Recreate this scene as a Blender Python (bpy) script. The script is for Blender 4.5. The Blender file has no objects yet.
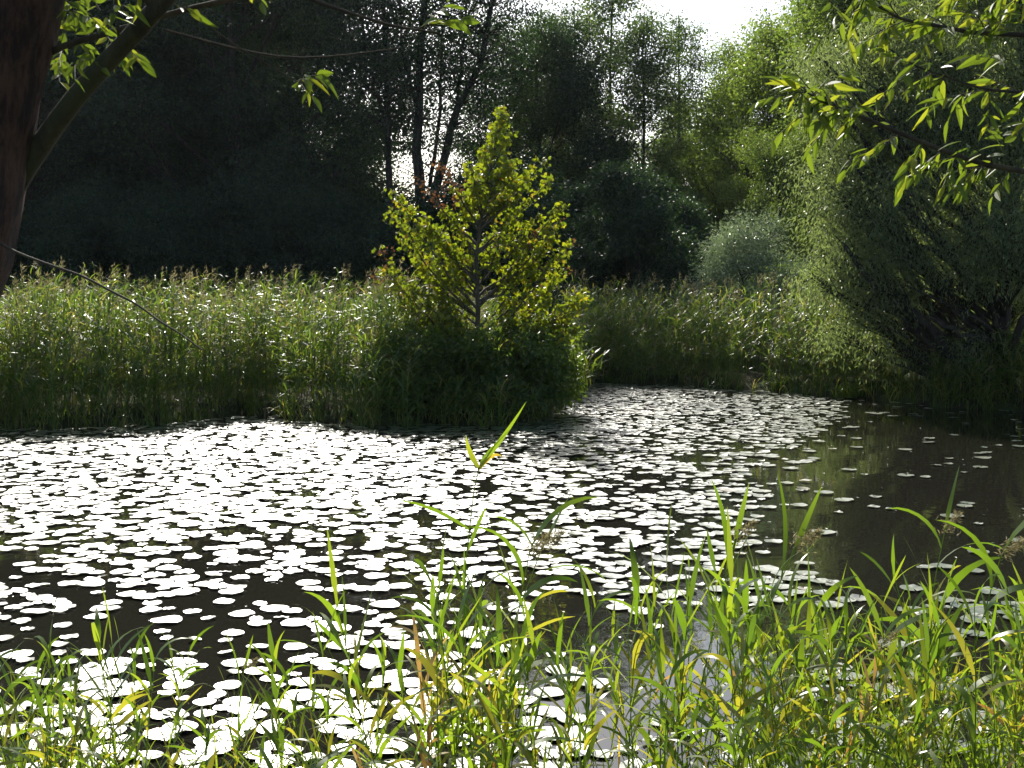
import bpy, math, random
import numpy as np
from mathutils import Vector, noise as mnoise

# ------------------------------------------------------------------ camera, light
scene = bpy.context.scene
COL = scene.collection
F = 1260.0
K = F / 995.0
PITCH = math.atan(84 / F)
CAMZ = 2.4
cam_d = bpy.data.cameras.new('camera')
cam_d.sensor_width = 36; cam_d.lens = 36 * F / 1024
cam_d.clip_start = 0.05; cam_d.clip_end = 3000
cam = bpy.data.objects.new('camera', cam_d); COL.objects.link(cam)
cam.location = (0, 0, CAMZ); cam.rotation_euler = (math.pi / 2 - PITCH, 0, 0)
scene.camera = cam

SUN_EL, SUN_AZ = math.radians(37), math.radians(-11)
sunvec = Vector((math.sin(SUN_AZ) * math.cos(SUN_EL), math.cos(SUN_AZ) * math.cos(SUN_EL), math.sin(SUN_EL)))
w = bpy.data.worlds.new('World'); scene.world = w; w.use_nodes = True
nt = w.node_tree
sky = nt.nodes.new('ShaderNodeTexSky'); sky.sky_type = 'NISHITA'; sky.sun_disc = False
sky.sun_elevation = SUN_EL; sky.sun_rotation = SUN_AZ
sky.air_density = 1.0; sky.dust_density = 1.6
bg = nt.nodes['Background']; bg.inputs['Strength'].default_value = 0.098
nt.links.new(sky.outputs[0], bg.inputs[0])
ld = bpy.data.lights.new('sun', 'SUN'); ld.energy = 5.0; ld.angle = math.radians(0.53); ld.color = (1.0, 0.95, 0.86)
sun = bpy.data.objects.new('sun', ld); COL.objects.link(sun)
sun.rotation_euler = sunvec.to_track_quat('Z', 'Y').to_euler(); sun.location = (0, 0, 60)
vs = scene.view_settings
vs.view_transform = 'Standard'; vs.look = 'None'; vs.exposure = 0.85; vs.gamma = 1.0; vs.use_curve_mapping = False
scene.render.engine = 'CYCLES'
scene.cycles.max_bounces = 6; scene.cycles.diffuse_bounces = 3; scene.cycles.glossy_bounces = 3
scene.cycles.transmission_bounces = 4
scene.cycles.use_denoising = True

# ------------------------------------------------------------------ helpers
def P(px, py, Y):
    cp, sp = math.cos(PITCH), math.sin(PITCH)
    dx = px - 512.0; dy = 384.0 - py
    v = (dx, F * cp + dy * sp, -F * sp + dy * cp)
    t = Y / v[1]
    return Vector((v[0] * t, Y, CAMZ + v[2] * t))

def proj(X, Y, Z):
    cp, sp = math.cos(PITCH), math.sin(PITCH)
    z = np.asarray(Z) - CAMZ
    d = Y * cp - z * sp; u = Y * sp + z * cp
    return 512 + F * X / d, 384 - F * u / d

def vnoise(x, y, s, seed=0.0):
    return mnoise.noise(Vector((x / s, y / s, seed * 7.31)))

class Acc:
    """collects faces of 3 or 4 corners, then becomes one mesh"""
    def __init__(self):
        self.v = []; self.f = []; self.n = 0
    def add(self, verts, faces, mat=0):
        verts = np.asarray(verts, dtype=np.float32).reshape(-1, 3)
        faces = np.asarray(faces, dtype=np.int32)
        self.v.append(verts); self.f.append((faces + self.n, mat)); self.n += len(verts)
    def mesh(self, name, mats, smooth=False):
        me = bpy.data.meshes.new(name)
        V = np.concatenate(self.v) if self.v else np.zeros((0, 3), np.float32)
        me.vertices.add(len(V)); me.vertices.foreach_set('co', V.ravel())
        loops = np.concatenate([f.ravel() for f, m in self.f])
        tot = np.concatenate([np.full(len(f), f.shape[1], np.int32) for f, m in self.f])
        mi = np.concatenate([np.full(len(f), m, np.int32) for f, m in self.f])
        start = np.concatenate([[0], np.cumsum(tot)[:-1]]).astype(np.int32)
        me.loops.add(len(loops)); me.loops.foreach_set('vertex_index', loops)
        me.polygons.add(len(tot)); me.polygons.foreach_set('loop_start', start); me.polygons.foreach_set('loop_total', tot)
        me.polygons.foreach_set('material_index', mi)
        me.polygons.foreach_set('use_smooth', np.full(len(tot), smooth))
        for m in mats: me.materials.append(m)
        me.update(calc_edges=True)
        return me

def obj(name, me, parent=None):
    o = bpy.data.objects.new(name, me); COL.objects.link(o)
    if parent is not None: o.parent = parent
    return o
def tag(o, label=None, cat=None, group=None, kind=None):
    if label: o['label'] = label
    if cat: o['category'] = cat
    if group: o['group'] = group
    if kind: o['kind'] = kind
    return o
def empty(name, loc, rz=0.0, sc=1.0):
    o = bpy.data.objects.new(name, None); COL.objects.link(o)
    o.location = loc; o.rotation_euler = (0, 0, rz); o.scale = (sc, sc, sc); o.empty_display_size = 0.2
    return o
def copy_thing(root, loc, rz=0.0, sc=1.0, rot=None):
    r = root.copy(); COL.objects.link(r); r.location = loc
    r.rotation_euler = rot if rot else (0, 0, rz)
    r.scale = sc if isinstance(sc, tuple) else (sc, sc, sc)
    for ch in list(root.children):
        c = ch.copy(); COL.objects.link(c); c.parent = r
    return r

def unit(a):
    return a / np.maximum(np.linalg.norm(a, axis=-1, keepdims=True), 1e-9)

def tube(acc, pts, rads, sides=6, mat=0, rough=0.0, rng=None):
    pts = np.asarray(pts, float); n = len(pts)
    tang = np.gradient(pts, axis=0); tang = unit(tang)
    ref = np.array([0.31, 0.95, 0.05]) if abs(tang[0][2]) > .7 else np.array([0.0, 0.0, 1.0])
    a = unit(np.cross(tang, ref)); b = np.cross(tang, a)
    th = np.linspace(0, 2 * math.pi, sides, endpoint=False)
    r = np.asarray(rads, float)[:, None]
    if rough and rng is not None:
        r = r * (1 + rough * (rng.random((n, sides)) - .5))
    else:
        r = np.repeat(r, sides, 1)
    V = pts[:, None, :] + r[:, :, None] * (np.cos(th)[None, :, None] * a[:, None, :] + np.sin(th)[None, :, None] * b[:, None, :])
    i = np.arange(n - 1)[:, None] * sides; j = np.arange(sides)[None, :]; k = (j + 1) % sides
    faces = np.stack([i + j, i + k, i + sides + k, i + sides + j], -1).reshape(-1, 4)
    acc.add(V.reshape(-1, 3), faces, mat)

def curve_pts(p0, p1, sag, n, rng, wob=0.04):
    p0 = np.asarray(p0, float); p1 = np.asarray(p1, float)
    t = np.linspace(0, 1, n)[:, None]
    L = np.linalg.norm(p1 - p0)
    pts = p0 + (p1 - p0) * t
    pts[:, 2] += (4 * t * (1 - t))[:, 0] * sag * L
    pts[1:-1] += rng.normal(0, wob * L / n ** .5, (n - 2, 3))
    return pts

def leaves(acc, C, axis, nrm, L, W, mat=0, fold=0.25):
    """folded pointed leaves, two faces each"""
    axis = unit(axis); side = unit(np.cross(axis, nrm)); up = np.cross(side, axis)
    L = L[:, None]; W = W[:, None]
    v0 = C; v2 = C + axis * L - up * L * 0.08
    v1 = C + axis * L * .45 + side * W * .5 + up * W * fold
    v3 = C + axis * L * .45 - side * W * .5 + up * W * fold
    V = np.stack([v0, v1, v2, v3], 1).reshape(-1, 3)
    b = (np.arange(len(C)) * 4)[:, None]
    Fc = np.concatenate([b + [0, 1, 2], b + [0, 2, 3]], 0)
    acc.add(V, Fc, mat)

def long_leaves(acc, C, az, elev, droop, L, W, segs=3, mat=0, twist=None, curl=None):
    """ribbon blades that arch: start at elevation `elev`, drop by `droop` over their length"""
    n = len(C); seg = (L / segs)
    pts = np.zeros((n, segs + 1, 3)); pts[:, 0] = C
    a = elev.copy(); z = az.copy()
    A = [a.copy()]; Z = [z.copy()]
    for i in range(segs):
        d = np.stack([np.cos(a) * np.cos(z), np.cos(a) * np.sin(z), np.sin(a)], -1)
        pts[:, i + 1] = pts[:, i] + d * seg[:, None]
        a = a - droop / segs * (1 + .5 * i / segs)
        if curl is not None: z = z + curl / segs
        A.append(a.copy()); Z.append(z.copy())
    prof = np.array([.55, 1.0, .95, .8, .62, .4, .2, .1])[np.linspace(0, 6, segs + 1).astype(int)] if segs > 3 else np.array([.6, 1.0, .75, 0.0])[:segs + 1]
    V = np.zeros((n, 2 * segs + 1, 3))
    for i in range(segs):
        side = np.stack([-np.sin(Z[i]), np.cos(Z[i]), np.zeros(n)], -1)
        if twist is not None:
            d = np.stack([np.cos(A[i]) * np.cos(Z[i]), np.cos(A[i]) * np.sin(Z[i]), np.sin(A[i])], -1)
            up = np.cross(d, side); tw = (twist * (0.3 + i / segs))[:, None]
            side = side * np.cos(tw) + up * np.sin(tw)
        hw = (W * prof[i] * .5)[:, None]
        V[:, 2 * i] = pts[:, i] - side * hw; V[:, 2 * i + 1] = pts[:, i] + side * hw
    V[:, 2 * segs] = pts[:, segs]
    b = (np.arange(n) * (2 * segs + 1))[:, None]
    q = np.concatenate([b + [2 * i, 2 * i + 1, 2 * i + 3, 2 * i + 2] for i in range(segs - 1)], 0)
    t = b + [2 * segs - 2, 2 * segs - 1, 2 * segs]
    base = acc.n
    acc.add(V.reshape(-1, 3), q, mat)
    acc.f.append((np.asarray(t, np.int32) + base, mat))

# ------------------------------------------------------------------ materials
def new_mat(name):
    m = bpy.data.materials.new(name); m.use_nodes = True
    t = m.node_tree; t.nodes.clear()
    out = t.nodes.new('ShaderNodeOutputMaterial')
    return m, t, out
def ramp(t, cols):
    r = t.nodes.new('ShaderNodeValToRGB'); e = r.color_ramp.elements
    e[0].position = cols[0][0]; e[0].color = (*cols[0][1], 1)
    e[1].position = cols[-1][0]; e[1].color = (*cols[-1][1], 1)
    for p, c in cols[1:-1]:
        k = e.new(p); k.color = (*c, 1)
    return r
def leaf_mat(name, cols, trans=(2.2, 2.4, .9), tf=.45, rough=.4, spec=.5):
    m, t, out = new_mat(name)
    geo = t.nodes.new('ShaderNodeNewGeometry')
    r = ramp(t, cols); t.links.new(geo.outputs['Random Per Island'], r.inputs[0])
    p = t.nodes.new('ShaderNodeBsdfPrincipled')
    p.inputs['Roughness'].default_value = rough
    p.inputs['Specular IOR Level'].default_value = spec
    t.links.new(r.outputs[0], p.inputs['Base Color'])
    mul = t.nodes.new('ShaderNodeMix'); mul.data_type = 'RGBA'; mul.blend_type = 'MULTIPLY'
    mul.inputs['Factor'].default_value = 1
    t.links.new(r.outputs[0], mul.inputs['A']); mul.inputs['B'].default_value = (*trans, 1)
    tr = t.nodes.new('ShaderNodeBsdfTranslucent'); t.links.new(mul.outputs['Result'], tr.inputs['Color'])
    mx = t.nodes.new('ShaderNodeMixShader'); mx.inputs[0].default_value = tf
    t.links.new(p.outputs[0], mx.inputs[1]); t.links.new(tr.outputs[0], mx.inputs[2])
    t.links.new(mx.outputs[0], out.inputs[0])
    return m
def bark_mat(name, c1, c2, scale=6, moss=None, bump=.5):
    m, t, out = new_mat(name)
    tc = t.nodes.new('ShaderNodeTexCoord'); mp = t.nodes.new('ShaderNodeMapping')
    mp.inputs['Scale'].default_value = (1, 1, .25)
    t.links.new(tc.outputs['Object'], mp.inputs[0])
    n = t.nodes.new('ShaderNodeTexNoise'); n.inputs['Scale'].default_value = scale; n.inputs['Detail'].default_value = 8
    n.inputs['Roughness'].default_value = .7
    t.links.new(mp.outputs[0], n.inputs[0])
    cols = [(.42, c1), (.6, c2)]
    r = ramp(t, cols); t.links.new(n.outputs[0], r.inputs[0])
    p = t.nodes.new('ShaderNodeBsdfPrincipled'); p.inputs['Roughness'].default_value = .9
    last = r.outputs[0]
    if moss:
        n2 = t.nodes.new('ShaderNodeTexNoise'); n2.inputs['Scale'].default_value = 3
        t.links.new(tc.outputs['Object'], n2.inputs[0])
        r2 = ramp(t, [(.45, (0, 0, 0)), (.6, (1, 1, 1))]); t.links.new(n2.outputs[0], r2.inputs[0])
        mx = t.nodes.new('ShaderNodeMix'); mx.data_type = 'RGBA'
        t.links.new(r2.outputs[0], mx.inputs['Factor']); t.links.new(last, mx.inputs['A']); mx.inputs['B'].default_value = (*moss, 1)
        last = mx.outputs['Result']
    t.links.new(last, p.inputs['Base Color'])
    b = t.nodes.new('ShaderNodeBump'); b.inputs['Strength'].default_value = bump; b.inputs['Distance'].default_value = .05
    t.links.new(n.outputs[0], b.inputs['Height']); t.links.new(b.outputs[0], p.inputs['Normal'])
    t.links.new(p.outputs[0], out.inputs[0])
    return m

M = {}
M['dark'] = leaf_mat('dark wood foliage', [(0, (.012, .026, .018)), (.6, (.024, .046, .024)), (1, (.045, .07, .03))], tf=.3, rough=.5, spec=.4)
M['olive'] = leaf_mat('olive foliage', [(0, (.06, .09, .028)), (.6, (.10, .135, .04)), (1, (.15, .18, .06))], tf=.5, rough=.42)
M['poplar'] = leaf_mat('poplar foliage', [(0, (.04, .07, .03)), (.6, (.07, .10, .045)), (1, (.11, .14, .06))], tf=.4, rough=.35)
M['willow'] = leaf_mat('willow foliage', [(0, (.08, .105, .055)), (.6, (.12, .15, .08)), (1, (.18, .21, .12))], trans=(2.2, 2.3, 1.1), tf=.5, rough=.36, spec=.6)
M['silver'] = leaf_mat('silver willow foliage', [(0, (.12, .155, .10)), (.6, (.19, .225, .16)), (1, (.27, .30, .23))], trans=(1.4, 1.6, .9), tf=.35, rough=.4)
M['lime'] = leaf_mat('lime bush foliage', [(0, (.06, .09, .02)), (1, (.12, .15, .03))], tf=.5)
M['yellow'] = leaf_mat('yellow maple foliage', [(0, (.07, .10, .014)), (.55, (.125, .15, .016)), (.92, (.16, .165, .018)), (1, (.17, .12, .025))], trans=(2.45, 2.5, .7), tf=.52, rough=.4)
M['brown'] = leaf_mat('withered leaves', [(0, (.08, .05, .025)), (1, (.15, .09, .04))], trans=(1.6, 1.1, .8), tf=.4)
M['shrub'] = leaf_mat('shrub foliage', [(0, (.04, .07, .02)), (.7, (.075, .11, .026)), (1, (.12, .14, .035))], tf=.45, rough=.36)
M['reed'] = leaf_mat('reed blades', [(0, (.06, .10, .028)), (.5, (.10, .15, .036)), (.82, (.15, .18, .05)), (.95, (.25, .22, .09)), (1, (.32, .25, .13))], trans=(2.0, 2.1, .75), tf=.45, rough=.4)
M['reed_near'] = leaf_mat('near reed blades', [(0, (.05, .10, .018)), (.6, (.10, .16, .026)), (.93, (.13, .165, .03)), (.97, (.2, .16, .05)), (1, (.25, .17, .07))], trans=(2.7, 2.4, .7), tf=.55, rough=.33)
M['straw'] = leaf_mat('dry straw', [(0, (.16, .09, .03)), (.6, (.30, .20, .07)), (1, (.36, .29, .14))], trans=(1.8, 1.5, .9), tf=.4, rough=.6)
M['plume'] = leaf_mat('reed plumes', [(0, (.18, .15, .08)), (.6, (.29, .25, .14)), (1, (.40, .35, .22))], trans=(1.2, 1.2, .95), tf=.4, rough=.7, spec=.2)
M['near_leaf'] = leaf_mat('near willow leaves', [(0, (.05, .085, .018)), (.7, (.08, .125, .025)), (1, (.16, .19, .03))], trans=(2.5, 2.25, .7), tf=.5, rough=.5, spec=.4)
M['bark'] = bark_mat('dark bark', (.02, .016, .012), (.06, .05, .038))
M['bark_near'] = bark_mat('furrowed willow bark', (.03, .013, .009), (.12, .055, .036), scale=26, bump=1.0)
M['bark_branch'] = bark_mat('smooth mossy branch bark', (.025, .02, .010), (.065, .055, .026), scale=18, moss=(.045, .045, .018))
M['twig'] = bark_mat('twig bark', (.03, .022, .014), (.07, .055, .03), scale=20, bump=.1)
M['grey_bark'] = bark_mat('grey young bark', (.05, .042, .026), (.11, .095, .06), scale=14, bump=.2)

def pad_mat():
    m, t, out = new_mat('lily pad')
    geo = t.nodes.new('ShaderNodeNewGeometry')
    r = ramp(t, [(0, (.04, .075, .022)), (.6, (.06, .10, .03)), (.93, (.09, .12, .04)), (1, (.16, .12, .04))])
    t.links.new(geo.outputs['Random Per Island'], r.inputs[0])
    oi = t.nodes.new('ShaderNodeObjectInfo')
    tc = t.nodes.new('ShaderNodeTexCoord')
    n = t.nodes.new('ShaderNodeTexNoise'); n.inputs['Scale'].default_value = 18; n.inputs['Detail'].default_value = 3
    t.links.new(geo.outputs['Position'], n.inputs[0])
    p = t.nodes.new('ShaderNodeBsdfPrincipled')
    p.inputs['Roughness'].default_value = .42; p.inputs['IOR'].default_value = 1.6
    p.inputs['Specular IOR Level'].default_value = .9
    p.inputs['Coat Weight'].default_value = 1; p.inputs['Coat Roughness'].default_value = .36; p.inputs['Coat IOR'].default_value = 1.6
    mx = t.nodes.new('ShaderNodeMix'); mx.data_type = 'RGBA'; mx.blend_type = 'MULTIPLY'; mx.inputs['Factor'].default_value = .4
    t.links.new(r.outputs[0], mx.inputs['A']); t.links.new(n.outputs[0], mx.inputs['B'])
    t.links.new(mx.outputs['Result'], p.inputs['Base Color'])
    b = t.nodes.new('ShaderNodeBump'); b.inputs['Strength'].default_value = .35; b.inputs['Distance'].default_value = .02
    t.links.new(n.outputs[0], b.inputs['Height']); t.links.new(b.outputs[0], p.inputs['Normal'])
    t.links.new(p.outputs[0], out.inputs[0])
    return m
M['pad'] = pad_mat()

def water_mat():
    m, t, out = new_mat('pond water')
    tc = t.nodes.new('ShaderNodeTexCoord')
    mp = t.nodes.new('ShaderNodeMapping'); mp.inputs['Scale'].default_value = (1, .8, 1)
    t.links.new(tc.outputs['Object'], mp.inputs[0])
    n = t.nodes.new('ShaderNodeTexNoise'); n.inputs['Scale'].default_value = 2.2; n.inputs['Detail'].default_value = 3
    t.links.new(mp.outputs[0], n.inputs[0])
    b = t.nodes.new('ShaderNodeBump'); b.inputs['Strength'].default_value = .12; b.inputs['Distance'].default_value = .03
    t.links.new(n.outputs[0], b.inputs['Height'])
    p = t.nodes.new('ShaderNodeBsdfPrincipled')
    p.inputs['Base Color'].default_value = (.015, .0145, .010, 1)
    p.inputs['Roughness'].default_value = .03; p.inputs['IOR'].default_value = 1.33; p.inputs['Specular IOR Level'].default_value = .95
    t.links.new(b.outputs[0], p.inputs['Normal'])
    t.links.new(p.outputs[0], out.inputs[0])
    return m
M['water'] = water_mat()

def ground_mat():
    m, t, out = new_mat('grassy soil')
    tc = t.nodes.new('ShaderNodeTexCoord')
    n = t.nodes.new('ShaderNodeTexNoise'); n.inputs['Scale'].default_value = 1.7; n.inputs['Detail'].default_value = 9
    t.links.new(tc.outputs['Object'], n.inputs[0])
    r = ramp(t, [(.35, (.03, .024, .015)), (.5, (.04, .045, .018)), (.65, (.05, .07, .022))]); t.links.new(n.outputs[0], r.inputs[0])
    p = t.nodes.new('ShaderNodeBsdfPrincipled'); p.inputs['Roughness'].default_value = 1; p.inputs['Specular IOR Level'].default_value = .1
    t.links.new(r.outputs[0], p.inputs['Base Color'])
    b = t.nodes.new('ShaderNodeBump'); b.inputs['Distance'].default_value = .1
    t.links.new(n.outputs[0], b.inputs['Height']); t.links.new(b.outputs[0], p.inputs['Normal'])
    t.links.new(p.outputs[0], out.inputs[0])
    return m
M['ground'] = ground_mat()

# ------------------------------------------------------------------ terrain and water
SX = [-60, -14, -10, -7.5, -6, -5, -4, -2, -1, -.2, .6, 1.1, 1.7, 2.4, 4, 7, 8.6, 9.8, 11.5, 14, 20, 60]
SY = K * np.array([17, 18.6, 18.4, 18.7, 20.0, 20.6, 19.4, 18.9, 19.0, 18.9, 19.6, 21.5, 26.5, 28.6, 28.0, 26.0, 23.8, 22.0, 21.0, 17, 10, 4])
def shore(x): return np.interp(x, SX, SY) + .22 * np.sin(np.asarray(x) * 3.1) + .16 * np.sin(np.asarray(x) * 7.7 + 1) + .12 * np.sin(np.asarray(x) * 1.3 + 2)
def ground_z(x, y):
    x = np.asarray(x, float); y = np.asarray(y, float)
    far = np.clip((y - shore(x)) * .5, -1.0, .35) + np.clip((y - 43) * .012, 0, 1.2)
    near = np.clip(np.interp(y / K, [-1, 2.3, 3.2, 4.3, 5.2], [.85, .8, .5, .0, -.6]), -1, 1)
    return np.maximum(far, np.where(y < 10, near, -1.0))

def grid_obj(name, xs, ys, fz, mat):
    X, Y = np.meshgrid(xs, ys); Z = fz(X, Y)
    V = np.stack([X, Y, Z], -1).reshape(-1, 3)
    nx, ny = len(xs), len(ys)
    i = np.arange(ny - 1)[:, None] * nx + np.arange(nx - 1)[None]
    q = np.stack([i, i + 1, i + nx + 1, i + nx], -1).reshape(-1, 4)
    a = Acc(); a.add(V, q); return obj(name, a.mesh(name, [mat], True))
xs = np.concatenate([[-1500, -700, -300, -120], np.linspace(-60, 60, 241), [120, 300, 700, 1500]])
ys = np.concatenate([[-1500, -300, -60, -10], np.linspace(-2, 76, 313), [95, 140, 300, 700, 1800]])
def gz(X, Y):
    Z = ground_z(X, Y)
    n = np.vectorize(lambda a, b: vnoise(a, b, 1.3, 1) * .06 + vnoise(a, b, 5, 2) * .08)(np.clip(X, -90, 90), np.clip(Y, -90, 90))
    return Z + n
tag(grid_obj('ground', xs, ys, gz, M['ground']), kind='structure')
a = Acc(); a.add([(-90, 3.0, 0), (90, 3.0, 0), (90, 42, 0), (-90, 42, 0)], [[0, 1, 2, 3]])
tag(obj('water', a.mesh('water', [M['water']])), kind='structure')

# ------------------------------------------------------------------ trees
def auto_puffs(rng, width, z0, z1, n, prof, r):
    out = []
    for k in range(n):
        t = (k + rng.random()) / n
        z = z0 + (z1 - z0) * t
        e = np.interp(t, [0, .25, .5, .75, 1], prof) * width / 2
        ang = k * 2.4 + rng.random() * .8; rad = e * (.35 + .65 * rng.random() ** .5)
        out.append((math.cos(ang) * rad, math.sin(ang) * rad, z, r * (.75 + .5 * rng.random())))
    return out

def build_tree(name, rng, trunk, r0, puffs, tips, per_tip, sig, L, W, leafmat, bark, droop=0.0, limb_sides=6, up=.25, sub=1.0, limb_r=.34):
    """trunk: polyline; puffs: leaf masses (x,y,z,r) that limbs reach; returns the thing"""
    root = empty(name, (0, 0, 0))
    wood = Acc(); crown = Acc()
    trunk = np.asarray(trunk, float); nT = len(trunk)
    tr = r0 * (1 - .85 * np.linspace(0, 1, nT) ** .9); tr[0] *= 1.35
    tube(wood, trunk, tr, 10, rough=.12, rng=rng)
    zt = trunk[:, 2]
    C = []; AX = []
    rsum = sum(p[3] ** 2 for p in puffs)
    for (x, y, z, r) in puffs:
        c = np.array([x, y, z])
        dist = math.hypot(x, y)
        za = np.clip(z - dist * (.6 + .5 * rng.random()) - r * .4, zt[1] * .6 + zt[0] * .4, zt[-1])
        f = np.interp(za, zt, np.arange(nT)); i = int(min(f, nT - 2)); s = trunk[i] + (trunk[i + 1] - trunk[i]) * (f - i)
        rr = np.interp(f, np.arange(nT), tr) * (limb_r + .5 * limb_r * rng.random()) + .01
        lp = curve_pts(s, c, -.08 * rng.random() if dist > .5 else .02, 7, rng)
        tube(wood, lp, np.linspace(rr, rr * .35, 7), limb_sides, rough=.1, rng=rng)
        nt_ = max(3, int(tips * r * r / rsum))
        d = unit(rng.normal(0, 1, (nt_, 3))); d[:, 2] *= .85
        t = c + d * r * (rng.random((nt_, 1)) ** .45)
        for k in range(nt_):
            j = rng.integers(3, 7)
            if k % 2 == 0 or sub > .9:
                tp = curve_pts(lp[j], t[k], .05 - droop * .1, 4, rng, .05)
                tube(wood, tp, np.linspace(rr * .22, rr * .05 + .003, 4), 3)
                m = max(1, int(per_tip * .3))
                u = .45 + .55 * rng.random((m, 1)); q = lp[j] + (t[k] - lp[j]) * u
                C.append(q + rng.normal(0, sig * .5, (m, 3))); AX.append(np.repeat((t[k] - lp[j])[None], m, 0))
            m = int(per_tip * (.6 + .8 * rng.random()))
            off = rng.normal(0, 1, (m, 3)) * sig * np.array([1, 1, .6])
            off[:, 2] -= droop * np.abs(rng.normal(0, 1, m)) * sig * 1.5
            C.append(t[k] + off); AX.append(off)
    C = np.concatenate(C); AX = unit(np.concatenate(AX)); n = len(C)
    AX = unit(AX * .7 + rng.normal(0, .6, (n, 3)) + np.array([0, 0, -.35 - droop]))
    N = unit(rng.normal(0, .55, (n, 3)) + np.array([0, 0, up * 2]))
    s = .65 + .6 * rng.random(n)
    leaves(crown, C, AX, N, L * s, W * s)
    obj('trunk', wood.mesh('trunk', [bark], True), root)
    obj('crown', crown.mesh('crown', [leafmat]), root)
    return root

def straight(h, rng, lean=(0, 0), wob=.15, n=8):
    t = np.linspace(0, 1, n)
    p = np.stack([lean[0] * t ** 1.3, lean[1] * t, h * t], -1)
    p[1:, :2] += np.cumsum(rng.normal(0, wob, (n - 1, 2)), 0) * .6
    p[0, 2] = -.3
    return p

RNG = np.random.default_rng(11)
# prototypes for the woods
def wood_proto(name, seed, h, width, z0, n, r, tips, mat, prof=(.7, 1, .95, .75, .35), per=60, sig=.42, L=.19, W=.11, r0=.28, wob=.2):
    rng = np.random.default_rng(seed)
    return build_tree(name, rng, straight(h * .93, rng, wob=wob), r0, auto_puffs(rng, width, z0, h - r * .5, n, prof, r), tips, per, sig, L, W, mat, M['bark'])

def put(proto, used, name, px, Y, label, sc=1.0, rz=None, cat='tree', group=None, zs=None):
    Y *= K; X = (px - 512) / F * Y
    z = float(ground_z(X, Y)) - .1
    rz = RNG.random() * 6.28 if rz is None else rz
    scv = (sc, sc, sc * (zs or 1))
    if proto.name in used: o = copy_thing(proto, (X, Y, z), rz, scv)
    else:
        used.add(proto.name); o = proto; o.location = (X, Y, z); o.rotation_euler = (0, 0, rz); o.scale = scv
    tag(o, label, cat, group)
    return o
used = set()
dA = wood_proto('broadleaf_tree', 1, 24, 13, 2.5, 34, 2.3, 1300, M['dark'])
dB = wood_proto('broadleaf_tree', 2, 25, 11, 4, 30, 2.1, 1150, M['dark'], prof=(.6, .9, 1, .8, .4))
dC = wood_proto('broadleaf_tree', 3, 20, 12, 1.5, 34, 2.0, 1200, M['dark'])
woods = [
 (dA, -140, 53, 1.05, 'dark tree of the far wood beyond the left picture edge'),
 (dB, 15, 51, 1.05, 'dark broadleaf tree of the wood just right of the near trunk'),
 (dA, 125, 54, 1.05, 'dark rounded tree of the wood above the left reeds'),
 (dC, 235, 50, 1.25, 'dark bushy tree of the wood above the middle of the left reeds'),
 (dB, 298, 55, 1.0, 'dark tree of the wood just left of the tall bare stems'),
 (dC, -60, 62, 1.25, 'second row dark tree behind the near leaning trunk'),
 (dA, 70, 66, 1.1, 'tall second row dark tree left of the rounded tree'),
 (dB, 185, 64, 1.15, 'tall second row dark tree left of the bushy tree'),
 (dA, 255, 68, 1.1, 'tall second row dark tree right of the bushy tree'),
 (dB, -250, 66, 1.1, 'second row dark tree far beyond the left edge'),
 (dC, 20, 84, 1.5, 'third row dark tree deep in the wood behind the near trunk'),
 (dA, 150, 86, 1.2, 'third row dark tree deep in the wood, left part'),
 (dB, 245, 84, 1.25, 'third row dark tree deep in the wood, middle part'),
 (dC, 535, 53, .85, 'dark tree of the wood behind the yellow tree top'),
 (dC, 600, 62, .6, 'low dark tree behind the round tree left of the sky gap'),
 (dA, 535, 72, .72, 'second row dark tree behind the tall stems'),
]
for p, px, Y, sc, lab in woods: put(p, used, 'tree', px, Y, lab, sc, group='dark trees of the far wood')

# low dark thicket along the wood's edge
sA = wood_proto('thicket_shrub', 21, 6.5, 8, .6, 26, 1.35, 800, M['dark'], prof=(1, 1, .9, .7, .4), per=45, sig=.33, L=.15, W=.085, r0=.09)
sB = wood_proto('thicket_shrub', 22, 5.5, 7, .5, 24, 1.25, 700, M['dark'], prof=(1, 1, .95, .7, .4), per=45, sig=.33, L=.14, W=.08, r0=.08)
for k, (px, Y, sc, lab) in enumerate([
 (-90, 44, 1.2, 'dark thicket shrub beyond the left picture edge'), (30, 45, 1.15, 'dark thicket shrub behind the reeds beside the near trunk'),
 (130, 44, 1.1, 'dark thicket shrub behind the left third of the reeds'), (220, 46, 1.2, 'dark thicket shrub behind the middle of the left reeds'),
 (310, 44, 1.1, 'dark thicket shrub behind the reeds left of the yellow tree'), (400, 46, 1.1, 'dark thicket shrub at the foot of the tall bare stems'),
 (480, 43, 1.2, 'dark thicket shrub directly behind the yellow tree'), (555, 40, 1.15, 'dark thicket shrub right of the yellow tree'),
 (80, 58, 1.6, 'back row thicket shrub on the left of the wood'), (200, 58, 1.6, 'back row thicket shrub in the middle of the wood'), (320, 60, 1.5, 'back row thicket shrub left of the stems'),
 ]): put([sA, sB][k % 2], used, 's', px, Y, lab, sc, cat='shrub', group='dark thicket at the edge of the wood')

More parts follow.
